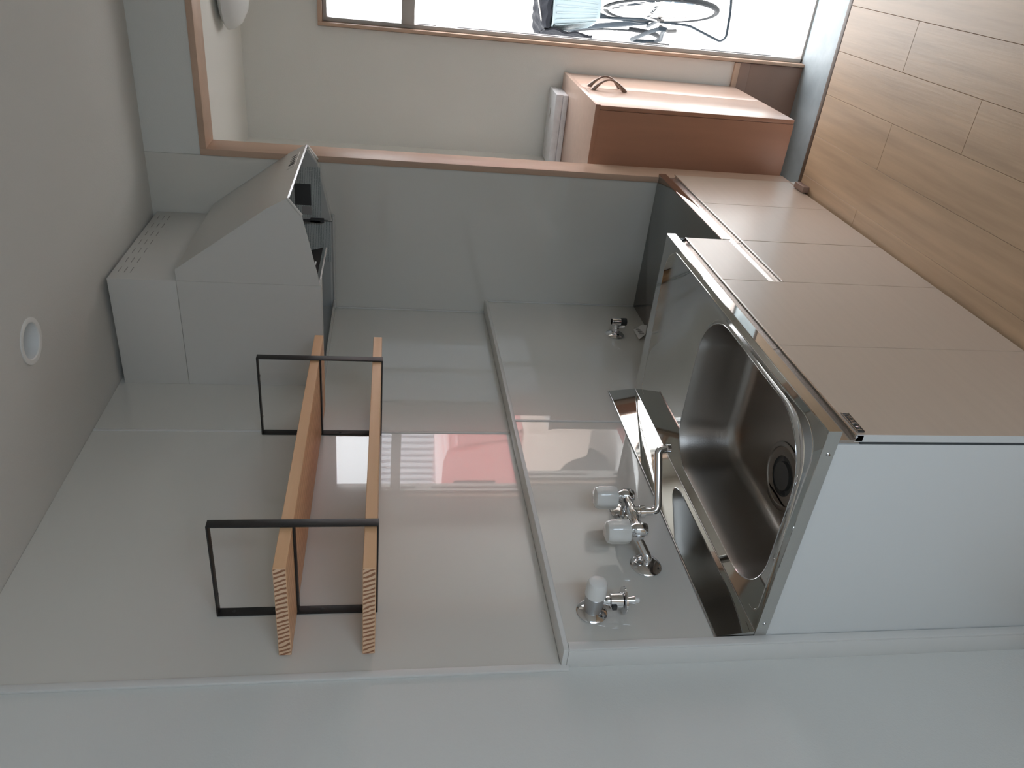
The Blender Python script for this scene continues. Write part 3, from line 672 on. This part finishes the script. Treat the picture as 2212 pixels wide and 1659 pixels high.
bm = B(); tube(bm, arc_path([bp(.78, .27, .70), bp(.96, .24, .72), bp(.98, 0, .67), bp(.96, -.24, .72), bp(.78, -.27, .70)], .08), .010, 10); part('handlebar', bm, alu_frame, bk)
# rear carrier and clear plastic basket
bm = B()
for s in (1, -1): tube(bm, arc_path([bp(.30, s*.06, .44), bp(-.22, s*.06, .44), bp(0, s*.07, 0)], .03), .005, 6)
for f in (-.18, -.05, .08, .2): tube(bm, [bp(f, -.06, .44), bp(f, .06, .44)], .004, 6)
part('carrier', bm, alu_frame, bk)
bs = thing('basket', 'translucent ribbed plastic basket on the bicycle rear carrier', 'basket', tuple(bp(-.04, 0, .449)))
def ring(f, l, z, r=.04):
    lp = rounded_poly([(-f, -l), (f, -l), (f, l), (-f, l)], [r]*4, 5); return [bp(-.04+p.x, .03+p.y, z) for p in lp]
bm = B(); ls = [[bm.verts.new(p) for p in ring(f, l, z)] for f, l, z in ((.125, .10, .45), (.15, .13, .60), (.17, .150, .76), (.178, .158, .765), (.172, .15, .755), (.145, .125, .60), (.118, .094, .458))]
for A, Bq in zip(ls, ls[1:]):
    n = len(A)
    for k in range(n): bm.faces.new((A[k], A[(k+1) % n], Bq[(k+1) % n], Bq[k]))
bm.faces.new(ls[0]); bm.faces.new(ls[-1]); part('basket_body', bm, basket_m, bs)
bm = B()
for k in range(7):
    l = -.09+.03*k
    tube(bm, [bp(-.04-.13, .03+l, .47), bp(-.04-.172, .03+l*1.4, .745)], .004, 6); tube(bm, [bp(-.04-.11+.037*k, .03+.105, .47), bp(-.04-.15+.05*k, .03+.152, .745)], .004, 6)
tube(bm, ring(.18, .16, .765), .006, 8, closed=True); part('ribs', bm, basket_m, bs)
bg_ = thing('bag', 'crumpled black cloth cover lying over the plastic basket', 'bag', tuple(bp(-.04, .03, .768)))
bm = B(); bmesh.ops.create_grid(bm, x_segments=22, y_segments=22, size=1)
for v in bm.verts:
    x, y = v.co.x, v.co.y; w = math.sin(x*9+y*3)*.006+math.sin(y*13-x*4)*.005; ed = max(abs(x), abs(y))
    v.co = bp(-.04+x*.19, .035+y*.17, .812+w+.045*(1-ed**3))
r = bmesh.ops.extrude_face_region(bm, geom=list(bm.faces)); bmesh.ops.translate(bm, verts=[v for v in r['geom'] if isinstance(v, bmesh.types.BMVert)], vec=(0, 0, -.026))
def drape(l0, l1, f0, f1, z0, z1):
    n = 14; vv = [[bm.verts.new(bp(f0+(f1-f0)*i/n, l0+(l1-l0)*j/n+.008*math.sin(i*1.7+j), z0+(z1-z0)*j/n)) for j in range(n+1)] for i in range(n+1)]
    fs = [bm.faces.new((vv[i][j], vv[i+1][j], vv[i+1][j+1], vv[i][j+1])) for i in range(n) for j in range(n)]
    r = bmesh.ops.extrude_face_region(bm, geom=fs); bmesh.ops.translate(bm, verts=[v for v in r['geom'] if isinstance(v, bmesh.types.BMVert)], vec=hy*.01)
drape(.225, .205, -.20, .14, .50, .812)
part('cloth', bm, cloth_black, bg_)
bm = B(); tube(bm, [bp(-.20, -.10, .845), bp(-.18, .05, .86), bp(-.20, .17, .835)], .004, 6); part('strap', bm, alu_frame, bg_)
cr = thing('crate', 'blue-grey plastic crate with pale slots behind the bicycle wheel', 'crate', (4.95, -1.35, ZG-.02))
bm = B(); box(bm, 4.80, 5.10, -1.60, -1.10, ZG-.02, .33, bev=.015); part('crate_body', bm, crate_m, cr)
bm = B()
for k in range(4): box(bm, 4.796, 4.801, -1.19, -1.125, -.12+.09*k, -.055+.09*k, bev=.001)
part('slot', bm, paper_w, cr); part('sticker', bx(4.795, 4.801, -1.17, -1.12, .27, .30), yellow_m, cr)
